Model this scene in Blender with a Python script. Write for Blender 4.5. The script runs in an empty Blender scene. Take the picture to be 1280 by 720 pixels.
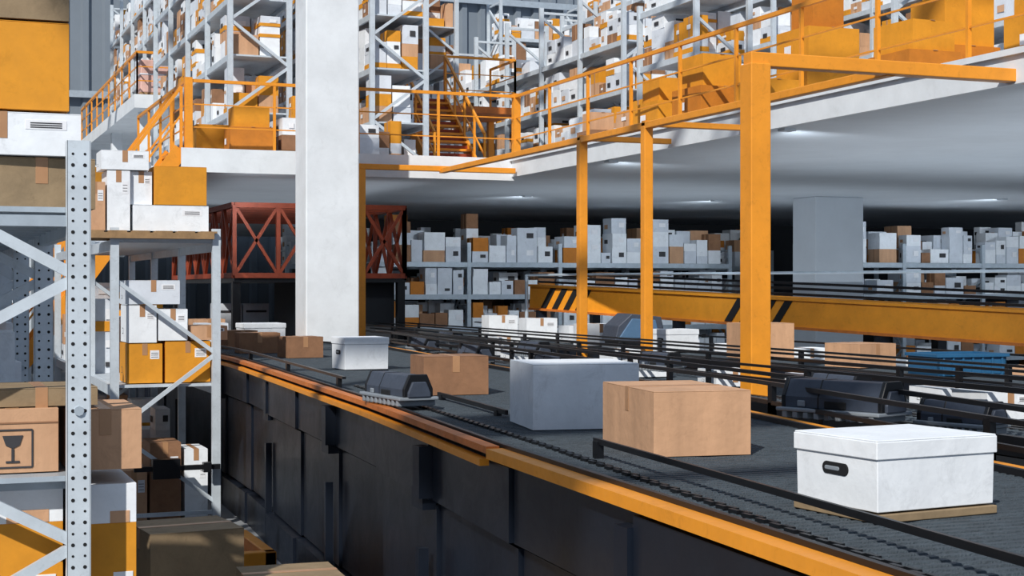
import bpy, math, random
from mathutils import Vector, Matrix
C = 2.5            # eye height above the warehouse floor (m)
rng = random.Random(7)
scene = bpy.context.scene
scene.view_settings.view_transform = 'Standard'
scene.view_settings.look = 'None'

# ------------------------------------------------------------------ materials
def lin(c):
    c = c/255.0
    return c/12.92 if c <= .04045 else ((c+.055)/1.055)**2.4
MATS = {}
def mat(name, rgb, rough=.6, metal=0.0, var=.12, scale=6.0, bump=0.0, bscale=60.0, dirt=0.0, dscale=None, streak=0):
    m = bpy.data.materials.new(name); m.use_nodes = True
    nt = m.node_tree; bs = nt.nodes['Principled BSDF']
    col = [lin(v) for v in rgb]
    bs.inputs['Roughness'].default_value = rough
    bs.inputs['Metallic'].default_value = metal
    tc = nt.nodes.new('ShaderNodeTexCoord')
    src = tc.outputs['Object']
    if streak:
        mp = nt.nodes.new('ShaderNodeMapping'); mp.inputs['Scale'].default_value = (1, 1, streak)
        nt.links.new(src, mp.inputs['Vector']); ssrc = mp.outputs['Vector']
    else: ssrc = src
    nz = nt.nodes.new('ShaderNodeTexNoise'); nz.inputs['Scale'].default_value = scale
    nz.inputs['Detail'].default_value = 6; nz.inputs['Roughness'].default_value = .68
    nt.links.new(ssrc, nz.inputs['Vector'])
    cr = nt.nodes.new('ShaderNodeValToRGB')
    cr.color_ramp.elements[0].position = .3; cr.color_ramp.elements[1].position = .7
    cr.color_ramp.elements[0].color = [max(0, v*(1-var)) for v in col]+[1]
    cr.color_ramp.elements[1].color = [min(1, v*(1+var*.6)) for v in col]+[1]
    nt.links.new(nz.outputs['Fac'], cr.inputs['Fac'])
    out = cr.outputs['Color']
    if dirt > 0:
        n2 = nt.nodes.new('ShaderNodeTexNoise'); n2.inputs['Scale'].default_value = dscale or scale*2.3
        n2.inputs['Detail'].default_value = 10; n2.inputs['Roughness'].default_value = .78
        n2.inputs['Distortion'].default_value = .6
        nt.links.new(src, n2.inputs['Vector'])
        r2 = nt.nodes.new('ShaderNodeValToRGB')
        r2.color_ramp.elements[0].position = .54; r2.color_ramp.elements[1].position = .70
        r2.color_ramp.elements[0].color = (0, 0, 0, 1); r2.color_ramp.elements[1].color = (dirt,)*3+(1,)
        nt.links.new(n2.outputs['Fac'], r2.inputs['Fac'])
        mx = nt.nodes.new('ShaderNodeMixRGB')
        nt.links.new(r2.outputs['Color'], mx.inputs['Fac'])
        nt.links.new(out, mx.inputs['Color1']); mx.inputs['Color2'].default_value = [v*.35 for v in col]+[1]
        out = mx.outputs['Color']
        rr = nt.nodes.new('ShaderNodeMapRange'); rr.inputs[3].default_value = max(.1, rough-.15); rr.inputs[4].default_value = min(1, rough+.25)
        nt.links.new(n2.outputs['Fac'], rr.inputs[0]); nt.links.new(rr.outputs[0], bs.inputs['Roughness'])
    nt.links.new(out, bs.inputs['Base Color'])
    if bump > 0:
        n3 = nt.nodes.new('ShaderNodeTexNoise'); n3.inputs['Scale'].default_value = bscale; n3.inputs['Detail'].default_value = 4
        nt.links.new(src, n3.inputs['Vector'])
        bp = nt.nodes.new('ShaderNodeBump'); bp.inputs['Strength'].default_value = bump
        bp.inputs['Distance'].default_value = .01
        nt.links.new(n3.outputs['Fac'], bp.inputs['Height'])
        nt.links.new(bp.outputs['Normal'], bs.inputs['Normal'])
    MATS[name] = m
    return m
mat('orange_paint', (230, 148, 38), .42, 0, .12, 3, dirt=.32, dscale=9)
mat('orange_worn', (196, 112, 46), .5, 0, .3, 4, dirt=.5, dscale=14)
mat('red_oxide', (150, 62, 32), .55, 0, .3, 4, dirt=.4)
mat('steel_paint', (170, 182, 192), .4, .25, .15, 5, dirt=.3)
mat('rack_light', (198, 208, 216), .42, .18, .14, 5, dirt=.35, dscale=18)
mat('hole_black', (12, 13, 16), .8)
mat('black_rail', (20, 22, 26), .4, .2, .2, 8)
mat('navy_panel', (21, 28, 40), .32, .1, .35, 1.2, dirt=.35)
mat('belt_rubber', (62, 72, 80), .66, 0, .35, 10, bump=.8, bscale=140, dirt=.65, dscale=22)
mat('belt_bed', (24, 28, 33), .7)
mat('housing_grey', (62, 70, 84), .5, .1, .18, 10, dirt=.3)
mat('foot_grey', (130, 138, 146), .5)
mat('white_card', (228, 233, 238), .7, 0, .1, 4, bump=.3, bscale=14, dirt=.3, dscale=5)
mat('white_card_b', (206, 213, 222), .7, 0, .12, 4, dirt=.3, dscale=5)
mat('kraft', (194, 152, 118), .8, 0, .2, 5, bump=.4, bscale=16, dirt=.25, streak=.15)
mat('kraft_dark', (140, 102, 74), .8, 0, .22, 5, bump=.3, bscale=20, dirt=.25)
mat('kraft_old', (142, 122, 94), .8, 0, .22, 6, bump=.3, bscale=20, dirt=.35)
mat('amber_card', (212, 142, 28), .65, 0, .18, 3, dirt=.28, dscale=6)
mat('amber_dark', (188, 114, 26), .65, 0, .2, 3, dirt=.3)
mat('tape', (172, 130, 94), .35)
mat('ink', (52, 52, 56), .7)
mat('label', (228, 230, 234), .5)
mat('rose_film', (206, 168, 158), .45, 0, .2, 4)
mat('blue_plastic', (38, 92, 132), .45)
mat('concrete', (128, 132, 136), .75, 0, .18, .9, dirt=.25)
mat('white_paint', (220, 226, 231), .55, 0, .12, 1.5, bump=.15, bscale=8, dirt=.16)
mat('slab_grey', (206, 213, 220), .7, 0, .1, .5)
mat('wall_metal', (122, 132, 142), .5, .15, .1, .4)
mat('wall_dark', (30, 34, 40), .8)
mat('wood', (150, 120, 84), .8, 0, .3, 8, dirt=.3)
mat('screen_blue', (80, 110, 140), .2)

# ------------------------------------------------------------------ builder
class B:
    def __init__(s): s.v = []; s.f = []; s.m = []; s.names = []
    def mi(s, m):
        if m not in s.names: s.names.append(m)
        return s.names.index(m)
    def hexa(s, pts, m):
        i = len(s.v); s.v += [tuple(p) for p in pts]; k = s.mi(m)
        for f in ((0, 3, 2, 1), (4, 5, 6, 7), (0, 1, 5, 4), (1, 2, 6, 5), (2, 3, 7, 6), (3, 0, 4, 7)):
            s.f.append(tuple(i+a for a in f)); s.m.append(k)
    def box(s, cx, cy, cz, sx, sy, sz, m, rot=0, top=1.0):
        c, sn = math.cos(rot), math.sin(rot); P = []
        for z, t in ((-sz/2, 1.0), (sz/2, top)):
            for x, y in ((-1, -1), (1, -1), (1, 1), (-1, 1)):
                a, b = x*sx/2*t, y*sy/2*t
                P.append((cx+a*c-b*sn, cy+a*sn+b*c, cz+z))
        s.hexa(P, m)
    def bb(s, x0, x1, y0, y1, z0, z1, m):
        s.box((x0+x1)/2, (y0+y1)/2, (z0+z1)/2, x1-x0, y1-y0, z1-z0, m)
    def beam(s, p, q, w, h, m):
        p, q = Vector(p), Vector(q); d = (q-p).normalized()
        up = Vector((0, 0, 1)) if abs(d.z) < .95 else Vector((0, 1, 0))
        r = d.cross(up).normalized()*w/2; u = r.cross(d).normalized()*h/2
        s.hexa([p-r-u, p+r-u, q+r-u, q-r-u, p-r+u, p+r+u, q+r+u, q-r+u], m)
    def ext(s, pts, vec, m):
        i = len(s.v); n = len(pts); vec = Vector(vec); k = s.mi(m)
        s.v += [tuple(p) for p in pts]+[tuple(Vector(p)+vec) for p in pts]
        s.f.append(tuple(i+a for a in range(n))); s.f.append(tuple(i+n+a for a in reversed(range(n))))
        s.m += [k, k]
        for a in range(n):
            b = (a+1) % n; s.f.append((i+a, i+n+a, i+n+b, i+b)); s.m.append(k)
    def cyl(s, p, q, r, m, n=8):
        p, q = Vector(p), Vector(q); d = (q-p).normalized()
        up = Vector((0, 0, 1)) if abs(d.z) < .95 else Vector((0, 1, 0))
        a = d.cross(up).normalized(); b = a.cross(d)
        s.ext([p+(a*math.cos(t*2*math.pi/n)+b*math.sin(t*2*math.pi/n))*r for t in range(n)], q-p, m)
    def build(s, name, bevel=0, parent=None, loc=None):
        me = bpy.data.meshes.new(name); me.from_pydata(s.v, [], s.f)
        for n in s.names: me.materials.append(MATS[n])
        me.polygons.foreach_set('material_index', s.m); me.update()
        import bmesh
        bm = bmesh.new(); bm.from_mesh(me); bmesh.ops.recalc_face_normals(bm, faces=bm.faces); bm.to_mesh(me); bm.free()
        o = bpy.data.objects.new(name, me); scene.collection.objects.link(o)
        if bevel:
            md = o.modifiers.new('bevel', 'BEVEL'); md.width = bevel; md.segments = 2; md.limit_method = 'ANGLE'
        if parent: o.parent = parent
        return o

# ------------------------------------------------------------------ shell
b = B(); b.bb(-18, 60, -8, 62, -.2, 0, 'concrete'); b.build('floor')
b = B()  # corrugated cladding, real folded profile
x = -18.0; prof = []
while x < 62:
    prof += [(x, 58), (x+.34, 58), (x+.42, 57.86), (x+.62, 57.86), (x+.70, 58)]; x += .78
n = len(prof)
b.v = [(p[0], p[1], 0) for p in prof]+[(p[0], p[1], 24) for p in prof]
k = b.mi('wall_metal')
for i in range(n-1): b.f.append((i, i+1, n+i+1, n+i)); b.m.append(k)
for z in (9.5, 14, 18.5): b.bb(-18, 62, 57.7, 57.82, z, z+.25, 'steel_paint')
b.build('wall_back')
b = B(); b.bb(-18.2, -18, -8, 58, 0, 10, 'wall_metal'); b.build('wall_left')
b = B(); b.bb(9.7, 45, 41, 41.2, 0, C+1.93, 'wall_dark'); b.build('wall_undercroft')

# roof trusses added out of view to mottle the sunlight on the racks
for Y in (4, 14, 24, 34, 44):
    b = B(); z0, z1 = 17.5, 19.2
    b.beam((-18, Y, z0), (45, Y, z0), .18, .18, 'steel_paint'); b.beam((-18, Y, z1), (45, Y, z1), .18, .18, 'steel_paint')
    x = -18; f = 0
    while x < 44: b.beam((x, Y, z0 if f else z1), (x+1.75, Y, z1 if f else z0), .1, .1, 'steel_paint'); x += 1.75; f = 1-f
    b.build('shade_truss')

# mezzanine
ZT, ZB = C+2.2, C+1.94
b = B()
b.ext([(9.6, 3, ZB), (45, 3, ZB), (45, 57, ZB), (4.0, 57, ZB), (4.0, 24.3, ZB), (9.6, 24.3, ZB)], (0, 0, ZT-ZB-.02), 'slab_grey')
b.bb(9.54, 9.6, 3, 24.3, ZB-.04, ZT+.02, 'white_paint')
b.bb(3.94, 9.6, 24.24, 24.3, ZB-.10, ZT+.02, 'white_paint')
b.bb(9.5, 9.6, 3, 24.24, ZT-.03, ZT+.03, 'white_paint')
b.build('mezzanine_floor')

def railing(pts, z, name='guard_railing', sp=1.5, h=1.1, thick=.032, big=()):
    b = B()
    for i in range(len(pts)-1):
        p, q = Vector(pts[i]+(z,)), Vector(pts[i+1]+(z,)); L = (q-p).length; n = max(1, round(L/sp))
        for t in range(n+1):
            a = p.lerp(q, t/n); b.box(a.x, a.y, a.z+h/2, .042, .042, h, 'orange_paint')
        for zz, tk in ((h, thick+.018), (h*.66, thick*.6), (h*.33, thick*.6)):
            u = Vector((0, 0, zz)); b.beam(p+u, q+u, tk, tk, 'orange_paint')
    for (X, Y) in big: b.box(X, Y, z+h/2+.02, .12, .12, h+.06, 'orange_paint')
    return b.build(name)
railing([(9.66, 3.2), (9.66, 24.36), (4.05, 24.36), (4.05, 30)], ZT, big=((9.68, 24.38), (4.07, 24.38)))

def stair(p0, axis, run, rise, n, width, name):
    b = B(); ax = Vector(axis); w = Vector((-ax.y, ax.x, 0))
    p0 = Vector(p0); p1 = p0+ax*run+Vector((0, 0, rise))
    for sgn in (-1, 1):
        b.beam(p0+w*sgn*width/2, p1+w*sgn*width/2, .05, .24, 'orange_paint')
        b.beam(p0+w*sgn*width/2+Vector((0, 0, 1)), p1+w*sgn*width/2+Vector((0, 0, 1)), .05, .05, 'orange_paint')
        b.beam(p0+w*sgn*width/2+Vector((0, 0, .55)), p1+w*sgn*width/2+Vector((0, 0, .55)), .03, .03, 'orange_paint')
        for t in (0, .25, .5, .75, 1):
            a = p0.lerp(p1, t)+w*sgn*width/2; b.beam(a, a+Vector((0, 0, 1)), .045, .045, 'orange_paint')
    for i in range(n):
        c = p0+ax*run*(i+.5)/n+Vector((0, 0, rise*(i+.7)/n))
        b.box(c.x, c.y, c.z, abs(ax.x)*run/n*1.1+abs(w.x)*width, abs(ax.y)*run/n*1.1+abs(w.y)*width, .05, 'orange_paint')
        c2 = c+ax*run/n*.5
        b.box(c2.x, c2.y, c2.z+rise/n*.3, abs(ax.x)*.02+abs(w.x)*width, abs(ax.y)*.02+abs(w.y)*width, rise/n*.6, 'red_oxide')
    return b.build(name)
stair((.6, 24.9, 0), (1, 0, 0), 3.36, ZT, 22, 1.0, 'mezzanine_staircase')
stair((10.5, 29.6, ZT), (0, 1, 0), 2.5, 1.95, 10, 1.1, 'orange_staircase')
# landing
b = B(); zl = ZT+1.9
b.bb(9.9, 12.9, 32.2, 34, zl-.15, zl, 'orange_worn')
for X in (10, 12.8):
    for Y in (32.3, 33.9): b.box(X, Y, (ZT+zl)/2-.05, .14, .14, zl-ZT-.1, 'orange_paint')
b.build('stair_landing')
railing([(11.1, 32.3), (12.8, 32.3), (12.8, 33.9)], zl)
# upper left platform
b = B(); zp = C+5.0
b.bb(5.3, 9.5, 40, 54, zp-.35, zp, 'white_paint')
for Y in (41, 47, 53):
    for X in (5.7, 9.1): b.box(X, Y, (ZT+zp-.35)/2, .3, .3, zp-.35-ZT, 'white_paint')
b.build('upper_platform')
railing([(9.4, 40.08), (5.38, 40.08), (5.38, 53.9)], zp, thick=.045)
for X in (5.9, 6.8, 7.7):
    b = B(); b.box(0, 0, .06, .8, .8, .12, 'wood'); b.box(0, 0, .55, .76, .76, .86, 'rose_film', top=.96); b.box(0, 0, .6, .775, .775, .05, 'white_card_b')
    o = b.build('wrapped_pallet_load', bevel=.03); o.location = (X, 40.9, zp)

# columns
b = B(); b.box(6.0, 23.1, 7, .84, .7, 14, 'white_paint'); b.box(6, 23.1, .15, 1.0, .86, .3, 'orange_worn')
b.build('concrete_column', bevel=.02)
b = B(); b.box(18.35, 28.0, ZB/2, 1.2, .9, ZB, 'slab_grey'); b.box(18.35, 28, .1, 1.4, 1.1, .2, 'slab_grey'); b.build('concrete_column', bevel=.02)

# ------------------------------------------------------------------ portal frame
b = B(); zt = C+1.94
def post(X, Y, w, z0=0, z1=None):
    b.box(X, Y, (z0+(z1 or zt))/2, w, w, (z1 or zt)-z0, 'orange_paint')
    b.box(X, Y, z0+.02, w*1.8, w*1.8, .04, 'orange_worn')
post(6.8, 11.5, .195); post(8.2, 16.4, .115); post(8.2, 18.3, .115); post(6.8, 24.0, .13)
b.bb(6.72, 9.75, 11.43, 11.57, zt-.02, zt+.10, 'orange_paint')
b.bb(6.74, 9.50, 23.94, 24.06, zt-.0, zt+.09, 'orange_paint')
b.bb(8.15, 9.5, 16.35, 16.45, zt-.0, zt+.07, 'orange_paint')
b.bb(8.15, 9.5, 18.25, 18.35, zt-.0, zt+.07, 'orange_paint')
b.bb(8.15, 8.25, 11.5, 24.0, zt-.03, zt+.05, 'orange_paint')
b.build('orange_portal_frame', bevel=.008)

# ------------------------------------------------------------------ main conveyor
def interp(tab, y):
    for (a, xa), (c, xc) in zip(tab, tab[1:]):
        if y <= c: return xa+(xc-xa)*(y-a)/(c-a)
    return tab[-1][1]
XL = [(-3, 2.02), (3.5, 2.42), (7.0, 2.62), (9.8, 2.87), (16.8, 3.3), (40, 3.3)]
XR = [(-3, 4.0), (5.3, 4.49), (8.6, 5.0), (13.9, 5.46), (20.0, 5.95), (22.4, 5.42), (40, 5.3)]
ZBELT = C-.8
b = B(); y = -1.0
while y < 33:
    a, c = interp(XL, y), interp(XR, y); a2, c2 = interp(XL, y+.05), interp(XR, y+.05)
    z0, z1 = ZBELT-.03, ZBELT
    b.hexa([(a+.09, y, z0), (c-.1, y, z0), (c2-.1, y+.05, z0), (a2+.09, y+.05, z0),
            (a+.09, y+.012, z1), (c-.1, y+.012, z1), (c2-.1, y+.038, z1), (a2+.09, y+.038, z1)], 'belt_rubber')
    y += .06
def strip(tab, o0, o1, z0, z1, m, ya=-1, yb=33, step=1.0):
    y = ya
    while y < yb-1e-6:
        y2 = min(y+step, yb); p, q = interp(tab, y), interp(tab, y2)
        b.hexa([(p+o0, y, z0), (p+o1, y, z0), (q+o1, y2, z0), (q+o0, y2, z0),
                (p+o0, y, z1), (p+o1, y, z1), (q+o1, y2, z1), (q+o0, y2, z1)], m); y = y2
strip(XL, .08, 1.2, ZBELT-.16, ZBELT-.04, 'belt_bed'); strip(XR, -1.3, -.05, ZBELT-.16, ZBELT-.04, 'belt_bed')
strip(XL, 0, .085, ZBELT-.04, ZBELT+.01, 'orange_paint', -1, 7.0)
strip(XL, 0, .07, ZBELT-.015, ZBELT+.02, 'orange_worn', 7.0, 33)
strip(XL, -.02, .03, ZBELT-.08, ZBELT-.045, 'orange_paint', 7.05, 33)
strip(XL, .085, .11, ZBELT-.03, ZBELT+.03, 'black_rail')
strip(XR, -.1, 0, ZBELT-.09, ZBELT+.02, 'orange_paint'); strip(XR, -.13, -.1, ZBELT-.03, ZBELT+.03, 'black_rail')
# side cladding in stepped panels
y = -1; i = 0
while y < 32:
    L = 1.55; off = (.02, .06, .04)[i % 3]; y2 = y+L
    p, q = interp(XL, y)+off, interp(XL, y2)+off
    for (za, zb, o) in ((ZBELT-.42, ZBELT-.06, 0), (.35, ZBELT-.45, .05), (0, .33, -.02)):
        b.hexa([(p+o, y+.01, za), (p+o+.1, y+.01, za), (q+o+.1, y2-.01, za), (q+o, y2-.01, za),
                (p+o, y+.01, zb), (p+o+.1, y+.01, zb), (q+o+.1, y2-.01, zb), (q+o, y2-.01, zb)], 'navy_panel')
    if i % 2 == 0:   # stepped bracket
        b.box(p+.0, y+.06, ZBELT-.26, .12, .12, .30, 'navy_panel'); b.box(p+.02, y+.13, ZBELT-.42, .1, .2, .12, 'navy_panel')
        b.box(p-.02, y+.06, .5, .06, .05, 1.0, 'navy_panel')
    y = y2; i += 1
strip(XL, .2, .3, 0, ZBELT-.1, 'belt_bed'); strip(XR, -.12, -.02, 0, ZBELT-.1, 'navy_panel')
# drive chain links along the near edge
CH = [(-3, 1.9), (3.5, 2.6), (7, 2.96), (12, 3.35)]
y = 2.5; i = 0
while y < 12:
    X = interp(CH, y); b.box(X+(.01 if i % 2 else -.01), y, ZBELT+.006, .018, .06, .014, 'black_rail'); y += .056; i += 1
b.build('belt_conveyor')

def guide(tab, off, z, ya, yb, name='guide_rail', h=.026, w=.03, posts=1.4, zfoot=None, step=.7):
    b = B(); y = ya
    while y < yb-1e-6:
        y2 = min(y+step, yb)
        b.beam((interp(tab, y)+off, y, z), (interp(tab, y2)+off, y2, z), w, h, 'black_rail'); y = y2
    if posts:
        y = ya+.2
        while y < yb:
            X = interp(tab, y)+off; zf = zfoot if zfoot is not None else ZBELT-.05
            b.box(X, y, (z+zf)/2, .035, .05, z-zf, 'black_rail'); y += posts
    return b.build(name)
guide([(-3, 2.2), (3.2, 2.72), (6.55, 3.0), (9, 3.2)], 0, C-.72, 1.5, 6.55, posts=4.8, zfoot=ZBELT, h=.026, w=.015)
guide(XL, .62, C-.765, 8.7, 10.4, posts=1.4, zfoot=ZBELT, h=.03, w=.02)
guide(XL, .15, C-.70, 11.5, 24, posts=2.4, zfoot=ZBELT, h=.02)
K = lambda X: [(-3, X), (40, X)]
def lane(x0, x1, y0, y1, z, name, rail='orange_paint'):
    b = B(); y = y0
    while y < y1:
        b.cyl((x0+.06, y, z-.03), (x1-.06, y, z-.03), .028, 'belt_rubber', 8); y += .085
    b.bb(x0, x0+.06, y0, y1, z-.12, z+.0, rail); b.bb(x1-.06, x1, y0, y1, z-.12, z+.0, rail)
    b.bb(x0, x1, y0, y1, z-.2, z-.13, 'belt_bed')
    y = y0+.3
    while y < y1:
        for X in (x0+.05, x1-.05): b.box(X, y, (z-.2)/2, .08, .08, z-.2, 'navy_panel')
        y += 2.0
    return b.build(name)
lane(6.2, 6.62, 3, 22, ZBELT-.1, 'roller_conveyor', 'black_rail')
lane(7.05, 8.0, 3, 26, ZBELT-.15, 'roller_conveyor', 'black_rail')
lane(8.4, 9.5, 4, 32, ZBELT-.005, 'roller_conveyor', 'navy_panel')
lane(10.0, 11.0, 6, 24, ZBELT-.3, 'roller_conveyor', 'navy_panel')
for off, z in ((.12, -.61), (.12, -.73), (.5, -.60)): guide(XR, off, C+z, 3, 20.5, posts=2.6, zfoot=C-1.0)
for X, y1 in ((6.18, 21), (7.0, 26), (7.55, 26), (8.02, 26)):
    for z in (-.61, -.71): guide(K(X), 0, C+z, 3.5, y1, posts=3.0 if z == -.61 else 0, zfoot=C-1.0, h=.02)
guide(K(9.52), 0, C-.62, 5, 26, posts=3, zfoot=C-.9, h=.02)

# motor housings: long chamfered cowls on a comb-like foot
def housing(X, Y, z, L, w, h, rot=0, name='drive_motor_housing'):
    b = B()
    for i in range(9):
        t = -L/2+L*(i+.5)/9; b.box(0, t, .02, w*1.35, L/9*.45, .04, 'foot_grey')
    b.box(0, 0, .05, w*1.4, L*1.06, .022, 'foot_grey')
    def cow(s, y0, ln, m): b.ext([(-w/2*s, y0, .06), (w/2*s, y0, .06), (w/2*s, y0, h*.55*s), (w*.30*s, y0, h*s), (-w*.30*s, y0, h*s), (-w/2*s, y0, h*.55*s)], (0, ln, 0), m)
    cow(1, -L/2, L, 'housing_grey'); cow(1.04, -L/2-.012, .03, 'black_rail'); cow(1.04, L/2-.018, .03, 'black_rail'); cow(.8, -L/2-.03, .03, 'housing_grey')
    cow(1.015, L*.12, .015, 'black_rail')
    b.box(-w/2-.004, -L*.05, h*.38, .012, L*.22, h*.2, 'hole_black'); b.box(-w/2-.006, L*.3, h*.38, .012, L*.08, h*.16, 'foot_grey')
    o = b.build(name, bevel=.008); o.location = (X, Y, z); o.rotation_euler = (0, 0, rot)
    return o
housing(3.02, 9.75, ZBELT+.03, .66, .2, .2, .10)
housing(5.15, 7.7, ZBELT+.02, .70, .24, .23, .35)
housing(5.62, 7.2, ZBELT-.03, .45, .2, .18, .3)
for (X, Y) in ((5.62, 13.2), (5.85, 16.0), (6.1, 18.6), (6.4, 9.6), (6.9, 13.5), (6.9, 16.8), (7.3, 21)):
    housing(X, Y, ZBELT-.02, .5, .2, .18, .1)

# ------------------------------------------------------------------ hero boxes
def place(b, name, X, Y, z, rot, bevel=.006):
    o = b.build(name, bevel=bevel); o.location = (X, Y, z); o.rotation_euler = (0, 0, math.radians(rot)); return o
def carton(X, Y, z, w, d, h, rot, m='kraft', name='cardboard_box', tape='tape', label=True, seam='y', pad=None):
    b = B()
    b.box(0, 0, h/2-.002, w, d, h-.006, m)
    e = .004
    if seam == 'y':
        b.box(-w/4-.001, 0, h-.002, w/2-.004, d, e, m); b.box(w/4+.001, 0, h-.002, w/2-.004, d, e, m)
        if tape:
            b.box(0, 0, h+.001, .055, d+.003, .002, tape)
            for s in (-1, 1): b.box(0, s*(d/2+.001), h-.06, .055, .002, .12, tape)
    else:
        b.box(0, -d/4-.001, h-.002, w, d/2-.004, e, m); b.box(0, d/4+.001, h-.002, w, d/2-.004, e, m)
        if tape:
            b.box(0, 0, h+.001, w+.003, .055, .002, tape)
            for s in (-1, 1): b.box(s*(w/2+.001), 0, h-.06, .002, .055, .12, tape)
    if label:
        b.box(w*.28, -d/2-.001, h*.72, w*.26, .002, h*.22, 'label')
        for i in range(3): b.box(w*.28, -d/2-.0025, h*(.66+.05*i), w*.2, .001, .006, 'ink')
        b.box(-w/2-.001, d*.2, h*.3, .002, d*.12, h*.16, 'ink')
        b.box(-w/2-.002, d*.2, h*.3, .002, d*.09, h*.12, m)
    return place(b, name, X, Y, z, rot)
def storage_box(X, Y, z, w, d, h, rot, pad=True, name='white_storage_box'):
    b = B(); z0 = .03 if pad else 0
    if pad: b.box(0, 0, .014, w*1.0, d*1.0, .028, 'kraft_old')
    hb = h-z0
    b.box(0, 0, z0+hb/2, w*.96, d*.96, hb-.01, 'white_card', top=1.015)
    b.box(0, 0, z0+hb-.03, w*1.0, d*1.0, .06, 'white_card')
    b.box(0, 0, z0+hb+.003, w*.99, d*.99, .006, 'white_card')
    def slot(cx, cy, cz, ax, s, L, H, m, t):
        pts = []
        for k in range(16):
            a = k*2*math.pi/16; u = math.cos(a)*H/2+(L/2-H/2)*(1 if math.cos(a) > 0 else -1); v = math.sin(a)*H/2
            pts.append((cx, cy+u, cz+v) if ax == 'x' else (cx+u, cy, cz+v))
        b.ext(pts, (s*t, 0, 0) if ax == 'x' else (0, s*t, 0), m)
    for s in (-1, 1):
        slot(s*w*.481, 0, z0+hb*.55, 'x', s, .14, .045, 'hole_black', .006)
        slot(s*w*.481, .015, z0+hb*.55, 'x', s, .08, .016, 'foot_grey', .008)
    return place(b, name, X, Y, z, rot, .005)
storage_box(3.28, 4.58, ZBELT+.002, .55, .45, .275, 6)
carton(3.54, 6.78, ZBELT+.002, .49, .80, .31, -7.5, 'kraft', seam='x', label=False)
carton(3.58, 8.12, ZBELT+.002, .62, .60, .37, -9, 'white_card', 'white_carton', tape=None, label=False)
carton(3.78, 10.9, ZBELT+.002, .50, .42, .29, -4, 'kraft_dark', label=False)
storage_box(4.1, 14.5, ZBELT+.002, .46, .42, .31, 3, False)
carton(4.15, 17.2, ZBELT+.002, .42, .4, .24, 5, 'kraft_dark', label=False); carton(3.95, 18.6, ZBELT+.002, .5, .4, .25, -3, 'kraft_dark', label=False)
storage_box(4.55, 21.2, ZBELT+.002, .6, .5, .30, 2, False)
carton(4.1, 22.6, ZBELT+.002, .45, .4, .28, 0, 'white_card_b', 'white_carton'); carton(4.4, 24.6, ZBELT+.002, .5, .4, .3, 4, 'kraft', label=False)
carton(4.0, 20.0, ZBELT+.002, .4, .4, .24, 4, 'kraft_dark', label=False)

# boxes on the right-hand lanes
Z3 = ZBELT-.0
carton(9.05, 15.2, Z3, .62, .5, .40, -8, 'kraft', label=False); carton(8.97, 13.1, Z3, .50, .5, .24, 10, 'kraft', label=False)
storage_box(8.9, 17.0, Z3, .45, .4, .28, 5, False)
for (X, Y, w, h) in ((8.9, 19.4, .5, .3), (9.05, 20.4, .4, .25), (9.1, 22, .5, .33), (9.0, 23.4, .5, .35), (7.3, 14.6, .4, .2), (7.75, 16.2, .35, .22), (7.3, 11.3, .4, .2), (7.3, 9.0, .4, .2), (7.75, 20, .35, .25), (7.3, 12.9, .4, .16), (7.78, 10.2, .35, .14), (7.3, 18.2, .4, .2), (8.95, 9.8, .5, .16), (7.3, 7.8, .4, .16)):
    carton(X, Y, Z3-(.14 if X < 8 else 0), w, .42, h, rng.uniform(-5, 5), rng.choice(['white_card', 'white_card_b', 'white_card']), 'white_carton')
for (X, Y, w, h, m) in ((10.5, 16.6, .6, .34, 'white_card'), (10.5, 15.2, .5, .3, 'white_card_b'), (10.5, 13.8, .6, .3, 'white_card'), (10.5, 12.6, .5, .3, 'kraft'), (10.5, 18.2, .5, .34, 'white_card'), (10.5, 20, .5, .34, 'white_card'), (10.5, 11.2, .6, .3, 'white_card'), (10.5, 14.5, .5, .3, 'white_card'), (10.5, 17.4, .5, .3, 'kraft')):
    carton(X, Y, ZBELT-.3, w, .45, h, rng.uniform(-6, 6), m, 'white_carton' if m != 'kraft' else 'cardboard_box')
# blue crate
b = B(); w, d, h = .72, .5, .2
b.box(0, 0, .012, w, d, .024, 'blue_plastic')
for s in (-1, 1):
    b.box(s*(w/2-.01), 0, h/2, .02, d, h, 'blue_plastic'); b.box(0, s*(d/2-.01), h/2, w, .02, h, 'blue_plastic')
    b.box(s*(w/2), 0, h-.015, .05, d+.04, .03, 'blue_plastic'); b.box(0, s*(d/2), h-.015, w+.04, .05, .03, 'blue_plastic')
    for i in range(7): b.box(-w/2+w*(i+.5)/7, s*d/2, h/2, .02, .03, h, 'blue_plastic')
place(b, 'blue_crate', 9.0, 11.6, Z3, -4, .003)
# scanner console
b = B()
b.box(0, 0, .05, .6, .7, .1, 'black_rail')
b.ext([(-.35, -.35, .1), (.35, -.35, .1), (.28, -.35, .42), (-.12, -.35, .46), (-.3, -.35, .3)], (0, .7, 0), 'housing_grey')
b.ext([(-.30, -.37, .14), (-.12, -.37, .40), (.2, -.37, .38), (.26, -.37, .14)], (0, .03, 0), 'screen_blue')
for s in (-1, 1): b.box(s*.3, 0, .02, .06, .8, .04, 'foot_grey')
place(b, 'scanner_console', 8.9, 18.2, Z3+.003, -10, .01)

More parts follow.
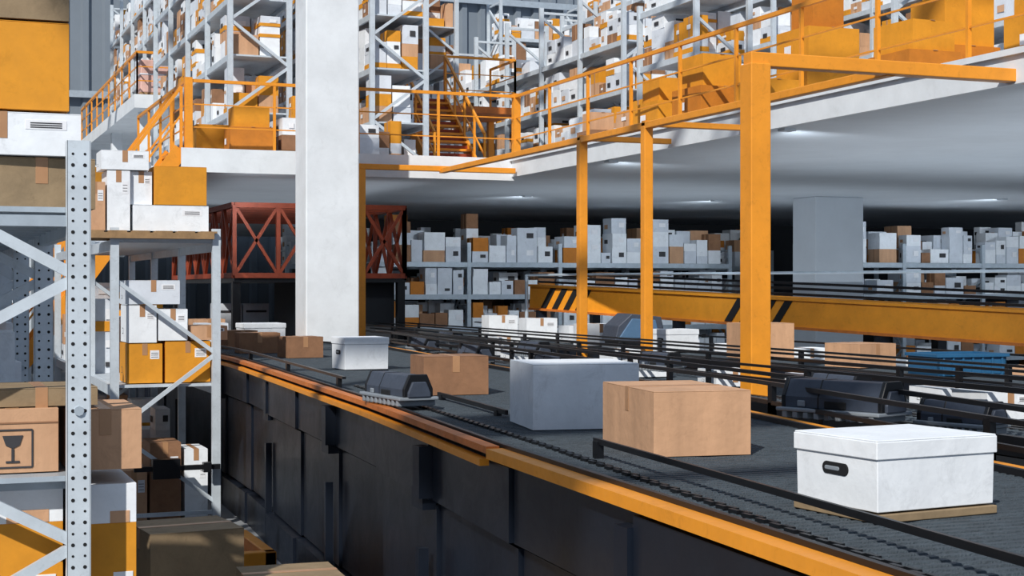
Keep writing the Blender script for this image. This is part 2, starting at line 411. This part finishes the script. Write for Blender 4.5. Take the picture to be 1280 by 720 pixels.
# ------------------------------------------------------------------ inclined orange girder with hazard marks
P1, P2 = Vector((10.9, 26.6, C+.05)), Vector((14.4, 13.6, C-.40))
d = (P2-P1); L = d.length; dn = d.normalized(); side = Vector((dn.y, -dn.x, 0)).normalized()
if side.x > 0: side = -side
b = B(); off = Vector((0, 0, -.22))
b.beam(P1+off, P2+off, .14, .42, 'orange_paint')
b.beam(P1, P2, .22, .04, 'orange_paint'); b.beam(P1+Vector((0, 0, -.44)), P2+Vector((0, 0, -.44)), .22, .04, 'orange_worn')
o2 = -side*1.3
b.beam(P1+off+o2, P2+off+o2, .14, .42, 'orange_paint')
b.beam(P1+off+o2/2+Vector((0, 0, .14)), P2+off+o2/2+Vector((0, 0, .14)), 1.2, .06, 'belt_bed')
for zz in (.07, .16): b.beam(P1-side*.15+Vector((0, 0, zz)), P2-side*.15+Vector((0, 0, zz)), .05, .04, 'black_rail'); b.beam(P1+o2+Vector((0, 0, zz+.05)), P2+o2+Vector((0, 0, zz+.05)), .05, .04, 'black_rail')
for s00 in (.35, 5.2):
    for i in range(4):
        s0 = s00+i*.34
        pts = [P1.lerp(P2, (s0+.3)/L)+Vector((0, 0, -.03)), P1.lerp(P2, (s0+.46)/L)+Vector((0, 0, -.03)), P1.lerp(P2, (s0+.16)/L)+Vector((0, 0, -.41)), P1.lerp(P2, s0/L)+Vector((0, 0, -.41))]
        b.ext([p+side*.074 for p in pts], side*.01, 'hole_black')
for t in (.02, .3, .62, .98):
    for o in (Vector((0, 0, 0)), o2):
        p = P1.lerp(P2, t)+o; b.box(p.x, p.y, (p.z-.44)/2, .16, .16, p.z-.44, 'navy_panel')
b.build('orange_girder_conveyor')
b = B()
for t in (.02, .45, .86):
    p = P1.lerp(P2, t)+side*.35; b.cyl((p.x, p.y, 0), (p.x, p.y, C+.25), .035, 'steel_paint')
b.cyl(P1.lerp(P2, .02)+side*.35+Vector((0, 0, .20)), P1.lerp(P2, 1.0)+side*.35+Vector((0, 0, .62)), .022, 'steel_paint')
b.build('pipe_handrail')

# ------------------------------------------------------------------ pallet racks & goods
def goods(b, x0, x1, y0, y1, z0, hm, r, pal, full=.95):
    y = y0
    while y < y1-.2:
        dy = r.uniform(.32, .62); dy = min(dy, y1-y); x = x0
        while x < x1-.2:
            dx = r.uniform(.26, .55); dx = min(dx, x1-x); z = z0
            if r.random() < full:
                k = r.choice((1, 2, 2, 3, 3))
                for q in range(k):
                    h = r.uniform(.18, .42)
                    if z+h > z0+hm: break
                    m = r.choice(pal); cx, cy = x+dx/2, y+dy/2
                    w, dd = dx-.03, dy-.03
                    b.box(cx, cy, z+h/2, w, dd, h, m, rot=r.uniform(-.05, .05))
                    if 'white' in m:
                        if r.random() < .6:
                            b.box(cx+w*.15, cy-dd/2-.012, z+h*.55, w*.35, .004, h*.3, 'ink' if r.random() < .35 else 'label')
                            b.box(cx-w/2-.012, cy+dd*.1, z+h*.45, .004, dd*.35, h*.28, 'ink' if r.random() < .6 else 'kraft')
                        if r.random() < .22 and 'amber_card' in pal: b.box(cx, cy, z+h*.2, w+.02, dd+.02, h*.3, 'amber_card')
                    else:
                        b.box(cx, cy, z+h*.5, w+.012, .05, h*1.005, 'tape')
                        if r.random() < .5: b.box(cx-w/2-.012, cy, z+h*.5, .004, dd*.3, h*.22, 'label')
                    z += h
            x += dx
        y += dy
def rack(origin, axis, nb, bay, depth, H, levels, pal, seed, name='pallet_rack', pw=.09, steel='rack_light', z0=0, br=.04, skip=(), toph=.95):
    r = random.Random(seed); b = B(); g = B(); ox, oy = origin
    def M(a, c, z): return (ox+c, oy+a, z0+z) if axis == 'Y' else (ox+a, oy+c, z0+z)
    for i in range(nb+1):
        a = i*bay
        for c in (0, depth):
            p = M(a, c, 0); b.box(p[0], p[1], z0+H/2, pw, pw*.8, H, steel); b.box(p[0], p[1], z0+.01, pw*1.7, pw*1.7, .02, steel)
        z = .25; fl = 0; st = max(.7, depth*.75)
        b.beam(M(a, 0, .15), M(a, depth, .15), br, br, steel)
        while z+st < H:
            b.beam(M(a, 0 if fl else depth, z), M(a, depth if fl else 0, z+st), br, br, steel); z += st; fl = 1-fl
        b.beam(M(a, 0, H-.12), M(a, depth, H-.12), br, br, steel)
    for lv in levels:
        for c in (0, depth): b.beam(M(0, c, lv-.06), M(nb*bay, c, lv-.06), .05, .11, steel)
        p, q = M(0, 0, lv), M(nb*bay, depth, lv)
        b.bb(min(p[0], q[0])+.02, max(p[0], q[0])-.02, min(p[1], q[1])+.04, max(p[1], q[1])-.04, z0+lv-.03, z0+lv, steel)
    for i in range(nb):
        lvs = [.12]+list(levels)
        for j, lv in enumerate(lvs):
            if (i, j) in skip: continue
            hm = (lvs[j+1]-lv-.13) if j+1 < len(lvs) else toph
            p, q = M(i*bay+.1, .03, lv), M((i+1)*bay-.1, depth-.03, lv)
            if r.random() < .98: goods(g, p[0], q[0], p[1], q[1], z0+lv+.002, hm, r, pal)
    o = b.build(name)
    if g.v: g.build('stacked_cartons', parent=o)
    return o
P_up = ['white_card', 'white_card', 'white_card_b', 'white_card_b', 'kraft', 'kraft_dark', 'amber_card', 'white_card']
P_dn = ['white_card', 'white_card_b', 'white_card', 'white_card_b', 'white_card_b', 'kraft', 'kraft_dark', 'amber_dark', 'white_card', 'white_card', 'white_card_b', 'white_card', 'white_card_b']
lv4 = [1.05, 2.1, 3.15, 4.2]; lv6 = lv4+[5.25, 6.3]
for i, (X, Y, nb, H, lv) in enumerate(((5.4, 27.8, 4, 6.6, lv6), (8.3, 28.5, 5, 6.8, lv6), (11.3, 35.2, 4, 5.4, lv4), (14.2, 29.5, 5, 4.6, lv4[:3]), (17.3, 28.5, 5, 5.6, lv4+[5.25]),
                                       (20.4, 27, 6, 6.8, lv6), (23.4, 26, 6, 6.8, lv6), (13.2, 24.4, 1, 3.3, lv4[:3]), (19, 22.3, 1, 4.6, lv4), (16.2, 18.0, 2, 5.5, lv4), (18.0, 13.5, 3, 6.6, lv6), (26.5, 26, 4, 6.8, lv6))):
    rack((X, Y), 'Y', nb, 2.3, 1.1, H, lv, P_up, 100+i, z0=ZT, pw=.1, br=.055)
rack((6.2, 42), 'Y', 4, 2.6, 1.1, 4.5, [1.05, 2.1, 3.15], P_up, 300, z0=zp, pw=.1, br=.05)
rack((2.0, 46), 'Y', 3, 2.6, 1.1, 9.5, [1.5, 3, 4.5, 6, 7.5], P_up, 301, pw=.1, br=.06)
for i, X in enumerate((9.8, 12.9, 18.5, 22, 26)):
    rack((X, 48), 'X', 1, 2.9, 1.2, 7.6, lv6, P_up, 330+i, z0=ZT, pw=.1, br=.055)
# racks beneath the mezzanine
for i, (X, Y, nb) in enumerate(((9.7, 33.2, 4), (19.6, 30.2, 5), (8.6, 37.0, 6))):
    rack((X, Y), 'X', nb, 2.3, 1.1, 3.55, [.85, 1.6, 2.35, 3.1], P_dn, 200+i, steel='steel_paint', toph=1.2)

# amber cartons standing on the mezzanine
def amber(X, Y, z, lst, name='amber_carton_stack'):
    b = B(); z1 = z
    for (dx, dy, w, d2, h, m) in lst:
        b.box(dx, dy, h/2+z1-z, w, d2, h, m, rot=rng.uniform(-.06, .06))
        b.box(dx, dy, h+z1-z, .06, d2+.02, .006, 'tape')
        if w > .72: b.box(dx-w*.5-.012, dy+.1, h*.55+z1-z, .006, d2*.2, h*.2, 'label')
        z1 += h
    o = b.build(name); o.location = (X, Y, z); return o
A = 'amber_card'; AD = 'amber_dark'
for (X, Y, lst) in (
    (10.35, 19.9, [(0, 0, .8, .8, .5, A), (0, .05, .6, .6, .35, A)]), (10.3, 18.6, [(0, 0, .8, .8, .55, AD), (0, 0, .6, .6, .45, A)]),
    (10.4, 17.3, [(0, 0, .6, .6, .5, A)]), (11.5, 17.8, [(0, 0, .9, .9, .7, A), (0, 0, .8, .8, .6, A), (0, 0, .5, .5, .5, AD)]),
    (10.8, 14.7, [(0, 0, .7, .8, .5, AD), (0, 0, .6, .7, .35, A)]), (10.8, 12.2, [(0, 0, .8, .9, .55, A), (0, 0, .7, .7, .45, A)]),
    (10.6, 10.9, [(0, 0, .8, .8, .5, AD)]), (11.5, 11.5, [(0, 0, .9, .9, .8, A), (0, 0, .8, .8, .7, A)]),
    (5.3, 25.6, [(0, 0, .75, .6, .5, AD), (0, .05, .6, .5, .35, A)]), (4.8, 26.4, [(0, 0, .6, .6, .6, A)]), (11.7, 22.5, [(0, 0, .8, .8, .5, A)]), (10.6, 23.0, [(0, 0, .5, .6, .4, 'kraft_dark'), (0, 0, .4, .4, .3, 'kraft')]),
    (11.8, 15.3, [(0, 0, .8, .8, .7, AD), (0, 0, .7, .7, .6, A), (0, 0, .5, .5, .5, A)]), (12.9, 13.9, [(0, 0, .9, .9, .9, A), (0, 0, .7, .7, .9, A)])):
    amber(X, Y, ZT, lst)
for (X, Y) in ((6.4, 25.9), (7.6, 26.6), (12.3, 21), (12.9, 19.5), (13.5, 17.7), (13.9, 16.0), (14.2, 13), (12.2, 24), (12.0, 26), (13.2, 28), (11.0, 21.4)):
    b = B(); goods(b, -.6, .7, -.5, .5, .14, 1.3, rng, P_up); b.box(.05, 0, .07, 1.4, 1.1, .12, 'wood')
    o = b.build('pallet_of_cartons'); o.location = (X, Y, ZT)

# ------------------------------------------------------------------ red truss bridge
b = B(); x0, x1, y0, y1, z0, z1 = 5.2, 8.3, 26.4, 33, C+.22, C+1.45
t = .09
for Y in (y0, y1):
    for Z in (z0, z1): b.beam((x0, Y, Z), (x1, Y, Z), t, t, 'red_oxide')
for X in (x0, x1):
    for Z in (z0, z1): b.beam((X, y0, Z), (X, y1, Z), t, t, 'red_oxide')
n = 7
for i in range(n+1):
    Y = y0+(y1-y0)*i/n
    for X in (x0, x1):
        b.beam((X, Y, z0), (X, Y, z1), t*.8, t*.8, 'red_oxide')
        if i < n:
            Y2 = y0+(y1-y0)*(i+1)/n; b.beam((X, Y, z0), (X, Y2, z1), t*.6, t*.6, 'red_oxide'); b.beam((X, Y, z1), (X, Y2, z0), t*.6, t*.6, 'red_oxide')
    b.beam((x0, Y, z1), (x1, Y, z1), t*.8, t*.8, 'red_oxide')
for i in range(4):
    X = x0+(x1-x0)*i/4; X2 = x0+(x1-x0)*(i+1)/4
    b.beam((X2, y0, z0), (X2, y0, z1), t*.8, t*.8, 'red_oxide'); b.beam((X, y0, z0), (X2, y0, z1), t*.6, t*.6, 'red_oxide'); b.beam((X, y0, z1), (X2, y0, z0), t*.6, t*.6, 'red_oxide')
b.bb(x0, x1, y0, y1, z0-.12, z0-.05, 'black_rail')
for X in (x0+.05, x1-.05):
    for Y in (y0+.1, y1-.1): b.box(X, Y, (z0-.1)/2, .14, .14, z0-.1, 'black_rail')
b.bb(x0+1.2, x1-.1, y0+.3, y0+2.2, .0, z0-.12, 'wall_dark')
b.build('steel_truss_bridge')
b = B()
for i, X in enumerate((5.65, 6.18)):
    b.box(X, 29.5, 1.1, .5, .6, 2.2, 'white_card_b'); b.box(X-.1, 29.19, 1.7, .03, .02, .3, 'ink'); b.box(X, 29.19, 2.05, .4, .01, .04, 'ink')
b.build('control_cabinet', bevel=.02)

# ------------------------------------------------------------------ near rack (left)
def near_rack():
    b = B(); H = C+.66; xs = (-.42, .69)
    ys = [7.04, 9.0, 10.95, 12.9, 14.85]
    for Y in ys:
        for X in xs:
            b.bb(X-.05, X+.05, Y, Y+.004, 0, H, 'rack_light')
            for s in (-1, 1):
                b.bb(X+s*.05-.002, X+s*.05+.002, Y, Y+.07, 0, H, 'rack_light'); b.bb(X+s*.04-.012, X+s*.04+.012, Y+.066, Y+.07, 0, H, 'rack_light')
            b.box(X, Y+.03, .01, .16, .14, .02, 'rack_light')
            if Y < 11.5:
                z = .1; k = 0
                while z < H-.02:
                    for dx in (-.026, .026):
                        b.cyl((X+dx, Y-.0015, z), (X+dx, Y+.001, z), .0085 if k % 2 else .006, 'hole_black', 10)
                    b.cyl((X+.0505, Y+.035, z), (X+.0535, Y+.035, z), .008, 'hole_black', 8)
                    z += .05; k += 1
        z = C-2.35; fl = 0
        while z < C+.2:
            a, c = (xs[0], xs[1]) if fl else (xs[1], xs[0])
            b.beam((a, Y+.035, z), (c, Y+.035, z+.6), .035, .05, 'rack_light'); z += .6; fl = 1-fl
        for zz in (C-2.3, C+.3): b.beam((xs[0], Y+.035, zz), (xs[1], Y+.035, zz), .035, .05, 'steel_paint')
        b.cyl((.69, Y-.012, C-.55), (.69, Y, C-.55), .022, 'steel_paint', 8)
    for lz in (C+.36, C-.85, C-1.62):
        for X in xs: b.bb(X-.025, X+.025, ys[0]+.07, ys[-1], lz-.12, lz, 'steel_paint')
        b.bb(xs[0], xs[1], ys[0]+.07, ys[-1], lz-.02, lz+.004, 'steel_paint')
        y = ys[0]+.2
        while y < ys[-1]: b.bb(xs[0], xs[1], y, y+.04, lz-.07, lz-.02, 'steel_paint'); y += .33
    return b.build('near_pallet_rack')
nr = near_rack()
def rc(x0, x1, y0, y1, z0, z1, m, name='cardboard_box', **k):
    return carton((x0+x1)/2, (y0+y1)/2, C+z0, x1-x0, y1-y0, z1-z0, k.pop('rot', 0), m, name, **k)
# top of near rack
rc(.30, .78, 7.3, 7.9, .366, .60, 'kraft_old', label=False, rot=2); rc(-.05, .25, 7.3, 7.9, .366, .58, 'kraft_old', label=False)
rc(.02, .72, 7.25, 7.95, .605, .80, 'white_card', 'white_carton')
rc(-.1, .67, 7.28, 7.95, .815, 1.22, 'amber_card', 'amber_carton', tape=None, label=False)
rc(-.1, .67, 7.28, 7.95, 1.23, 1.5, 'kraft_old', label=False)
rc(-.4, -.12, 7.3, 7.9, .366, .8, 'white_card_b', 'white_carton')
rc(.0, .6, 9.3, 9.9, .366, .7, 'kraft'); rc(-.3, .5, 11.3, 12, .366, .8, 'white_card', 'white_carton')
# middle levels
def fragile_box(x0, x1, y0, y1, z0, z1):
    b = B(); w, d, h = x1-x0, y1-y0, z1-z0
    b.box(0, 0, h/2, w, d, h, 'kraft'); b.box(0, -d/2-.002, h*.78, w*.98, .003, h*.03, 'kraft_dark')
    b.box(0, 0, h+.001, .06, d, .003, 'tape')
    cx, cz = 0, h*.38
    for s in (-1, 1):
        b.box(cx+s*.085, -d/2-.003, cz, .008, .004, .17, 'ink'); b.box(cx, -d/2-.003, cz+s*.085, .17, .004, .008, 'ink')
    b.box(cx, -d/2-.003, cz-.03, .012, .004, .06, 'ink'); b.ext([(cx-.045, -d/2-.001, cz+.06), (cx+.045, -d/2-.001, cz+.06), (cx+.03, -d/2-.001, cz+.015), (cx, -d/2-.001, cz), (cx-.03, -d/2-.001, cz+.015)], (0, -.004, 0), 'ink')
    b.box(cx, -d/2-.003, cz-.06, .06, .004, .01, 'ink')
    o = b.build('cardboard_box', bevel=.005); o.location = ((x0+x1)/2, (y0+y1)/2, C+z0); return o
fragile_box(.22, .62, 7.25, 7.85, -.84, -.55)
rc(.66, .99, 7.22, 7.85, -.84, -.56, 'kraft', label=False)
rc(.3, .8, 7.3, 7.8, -.545, -.46, 'kraft_old', label=False)
rc(-.40, .19, 7.25, 7.85, -.84, -.5, 'white_card', 'white_carton')
def two_tone(x0, x1, hh, zb):
    b = B(); w = x1-x0; b.box(0, 0, hh*.37, w, .6, hh*.74, 'amber_card'); b.box(0, 0, hh*.87, w, .6, hh*.26, 'white_card'); b.box(w*.25, 0, hh*.78, w*.3, .606, hh*.08, 'kraft'); b.box(w*.3, -.302, hh*.35, w*.3, .004, .09, 'label')
    o = b.build('two_tone_carton', bevel=.006); o.location = ((x0+x1)/2, 7.55, C+zb)
two_tone(.02, .64, .73, -1.61); two_tone(.67, .97, .70, -1.61)
rc(-.40, -.03, 7.25, 7.85, -1.61, -1.1, 'kraft_dark')
g = B(); r9 = random.Random(5)
for ya, yb in ((9.2, 10.8), (11.1, 12.7), (13.1, 14.7)):
    for z in (-.84, -1.61): goods(g, -.4, .72, ya, yb, C+z, .66, r9, ['white_card', 'white_card', 'white_card', 'white_card_b', 'white_card', 'amber_card'])
    goods(g, -.4, .72, ya, yb, .005, .75, r9, ['white_card', 'kraft', 'amber_card'])
g.build('stacked_cartons', parent=nr)
# far aisle racks seen through the near one
rack((-.6, 19), 'Y', 6, 2.4, 1.1, 3.3, [1.1, 2.2, 3.2], ['white_card', 'white_card_b', 'white_card', 'white_card', 'kraft'], 555, pw=.09)
rack((1.2, 34), 'Y', 4, 2.4, 1.1, 3.6, [1.1, 2.2, 3.4], ['white_card', 'white_card_b', 'amber_card', 'white_card', 'kraft'], 556, pw=.09)
def floorstack(X, Y, w, d, ztop, ms, rot=0):
    n = len(ms); h = ztop/n
    for i, m in enumerate(ms): carton(X, Y, i*h+.001, w, d, h-.004, rot+i*1.5, m, label=(i != n-1), seam='x')
floorstack(1.50, 9.1, .55, .55, C-1.40, ['kraft', 'kraft_dark', 'kraft_old'], 3)
floorstack(1.92, 8.2, .52, .46, C-1.55, ['white_card', 'kraft', 'kraft_old'], -6)

# second rack with end frame toward us
rk = rack((1.92, 16.0), 'Y', 3, 2.2, 1.04, C+.62, [C-1.0, C+.50], ['white_card', 'kraft', 'amber_card', 'white_card_b'], 401, pw=.085, skip=((0, 0), (0, 1), (0, 2)))
b = B()
zq = C+.505
for k in range(3): b.box(2.3, 15.95+k*.45, zq+.035, 1.25, .1, .06, 'wood')
for k in range(6): b.box(1.72+k*.23, 16.45, zq+.075, .17, 1.1, .02, 'wood')
b.build('wooden_pallet')
zz = .593
rc(2.12, 2.9, 16.1, 16.6, zz, zz+.27, 'white_card', 'white_carton', seam='x')
rc(1.86, 2.09, 16.1, 16.6, zz, zz+.62, 'white_card', 'white_carton'); rc(1.62, 1.84, 16.1, 16.6, zz, zz+.5, 'kraft', 'cardboard_box')
rc(2.34, 2.88, 16.1, 16.6, zz+.275, zz+.68, 'amber_card', 'amber_carton', tape=None, label=False)
rc(2.1, 2.32, 16.15, 16.6, zz+.275, zz+.62, 'white_card', 'white_carton'); rc(1.8, 2.28, 16.1, 16.55, zz+.63, zz+.83, 'white_card', 'white_carton')
rc(2.0, 2.45, 17.1, 17.6, -.085+zz, zz+.8, 'white_card_b', 'white_carton')
for (a, c, z0_, z1_, m, nm) in ((2.06, 2.42, -.99, -.58, 'amber_card', 'amber_carton'), (2.45, 2.92, -.99, -.56, 'amber_card', 'amber_carton'), (2.07, 2.36, -.57, -.18, 'white_card', 'white_carton'),
                                (2.38, 2.68, -.55, -.22, 'white_card', 'white_carton'), (2.06, 2.6, -.17, .08, 'white_card_b', 'white_carton'), (2.72, 3.1, -.55, -.4, 'kraft', 'cardboard_box')):
    rc(a, c, 16.1, 16.7, z0_, z1_, m, nm)
rc(2.3, 2.62, 16.15, 16.7, -2.495, -1.62, 'kraft_dark'); rc(2.66, 2.9, 16.15, 16.7, -2.495, -1.7, 'white_card', 'white_carton'); rc(2.0, 2.27, 16.15, 16.7, -2.495, -1.9, 'kraft')
b = B(); b.beam((2.1, 15.88, C-1.86), (2.98, 15.88, C-1.86), .05, .05, 'black_rail'); b.box(2.42, 15.86, C-1.86, .28, .12, .2, 'black_rail'); b.box(2.84, 15.86, C-1.86, .08, .1, .1, 'black_rail')
b.build('barcode_scanner_bar', parent=rk)
b = B(); b.bb(2.1, 2.75, 12.2, 13.4, 0, .08, 'orange_worn'); b.bb(2.1, 2.2, 12.2, 13.4, .08, .36, 'orange_paint'); b.bb(2.65, 2.75, 12.2, 13.4, .08, .36, 'orange_paint'); b.bb(2.1, 2.75, 12.2, 12.3, .08, .36, 'orange_paint')
b.build('floor_guard', bevel=.01)

# ------------------------------------------------------------------ crane-shaped blocker added out of view to shade the white carton on the belt
b = B()
b.bb(-5.9, -3.0, -2.27, -1.76, 11.9, 12.1, 'orange_paint'); b.bb(-5.95, -5.08, -2.27, -1.05, 11.92, 12.08, 'housing_grey')
b.bb(-6.1, -5.9, -4, 5, 11.8, 12.05, 'steel_paint'); b.bb(-3.1, -2.95, -4, 5, 11.8, 12.05, 'steel_paint')
for Y in (-4, 4.8):
    b.bb(-6.1, -5.95, Y, Y+.15, 0, 11.8, 'steel_paint'); b.bb(-3.1, -2.95, Y, Y+.15, 0, 11.8, 'steel_paint'); b.bb(-6.1, -2.95, Y, Y+.15, 11.65, 11.8, 'steel_paint')
b.build('crane_shade_blocker')

# ------------------------------------------------------------------ light
w = bpy.data.worlds.new('World'); scene.world = w; w.use_nodes = True
bg = w.node_tree.nodes['Background']; bg.inputs[0].default_value = (.56, .70, .93, 1); bg.inputs[1].default_value = .55
sun = bpy.data.lights.new('sun', 'SUN'); sun.energy = 4.5; sun.angle = math.radians(.8); sun.color = (1, .955, .89)
so = bpy.data.objects.new('sun', sun); scene.collection.objects.link(so)
so.rotation_euler = Vector((-.52, -.60, .62)).to_track_quat('Z', 'Y').to_euler()

# fill spots added to brighten the area under the mezzanine, with invented housings
def spot(X, Y, z, tgt, e, ang=120):
    b = B(); b.box(0, 0, 0, .16, .16, .03, 'slab_grey')
    o = b.build('fill_spot_housing'); o.location = (X, Y, z)
    l = bpy.data.lights.new('fill_spot', 'SPOT'); l.energy = e; l.spot_size = math.radians(ang); l.spot_blend = .8; l.shadow_soft_size = .1; l.color = (.84, .92, 1)
    q = bpy.data.objects.new('fill_spot', l); scene.collection.objects.link(q); q.parent = o; q.location = (0, 0, -.12)
    q.rotation_euler = (Vector((X, Y, z-.12))-Vector(tgt)).to_track_quat('Z', 'Y').to_euler()
for (X, Y) in ((12, 29.6), (16.5, 29.6), (22, 26.8), (27, 26.8)): spot(X, Y, ZB-.016, (X+.3, Y+4, 1.6), 200, 125)
for (X, Y) in ((9.9, 11), (9.9, 16), (9.9, 21)): spot(X, Y, ZB-.016, (13.0, Y+3.0, 2.0), 250, 105)  # added fill standing in for sun on the orange girder
spot(5.2, 24.6, ZB-.016, (7, 29, 3.2), 170, 110)
# broad area fills without fixtures, added to brighten the soffit from below
for (X, Y, sx, sy, e) in ((15.5, 15, 9, 13, 230), (17, 27.5, 14, 5, 95), (7, 31, 3.5, 9, 30)):
    l = bpy.data.lights.new('soffit_fill', 'AREA'); l.shape = 'RECTANGLE'; l.size, l.size_y = sx, sy; l.energy = e; l.color = (.84, .92, 1)
    q = bpy.data.objects.new('soffit_fill', l); scene.collection.objects.link(q); q.location = (X, Y, C+.12 if X != 7 else C+1.5); q.rotation_euler = (math.pi, 0, 0)

cam = bpy.data.cameras.new('camera'); co = bpy.data.objects.new('camera', cam); scene.collection.objects.link(co)
cam.lens = 1900/1280*36; cam.sensor_width = 36; cam.clip_end = 300
co.location = (0, 0, C); co.rotation_euler = (math.radians(90), 0, math.radians(-21.5)); scene.camera = co
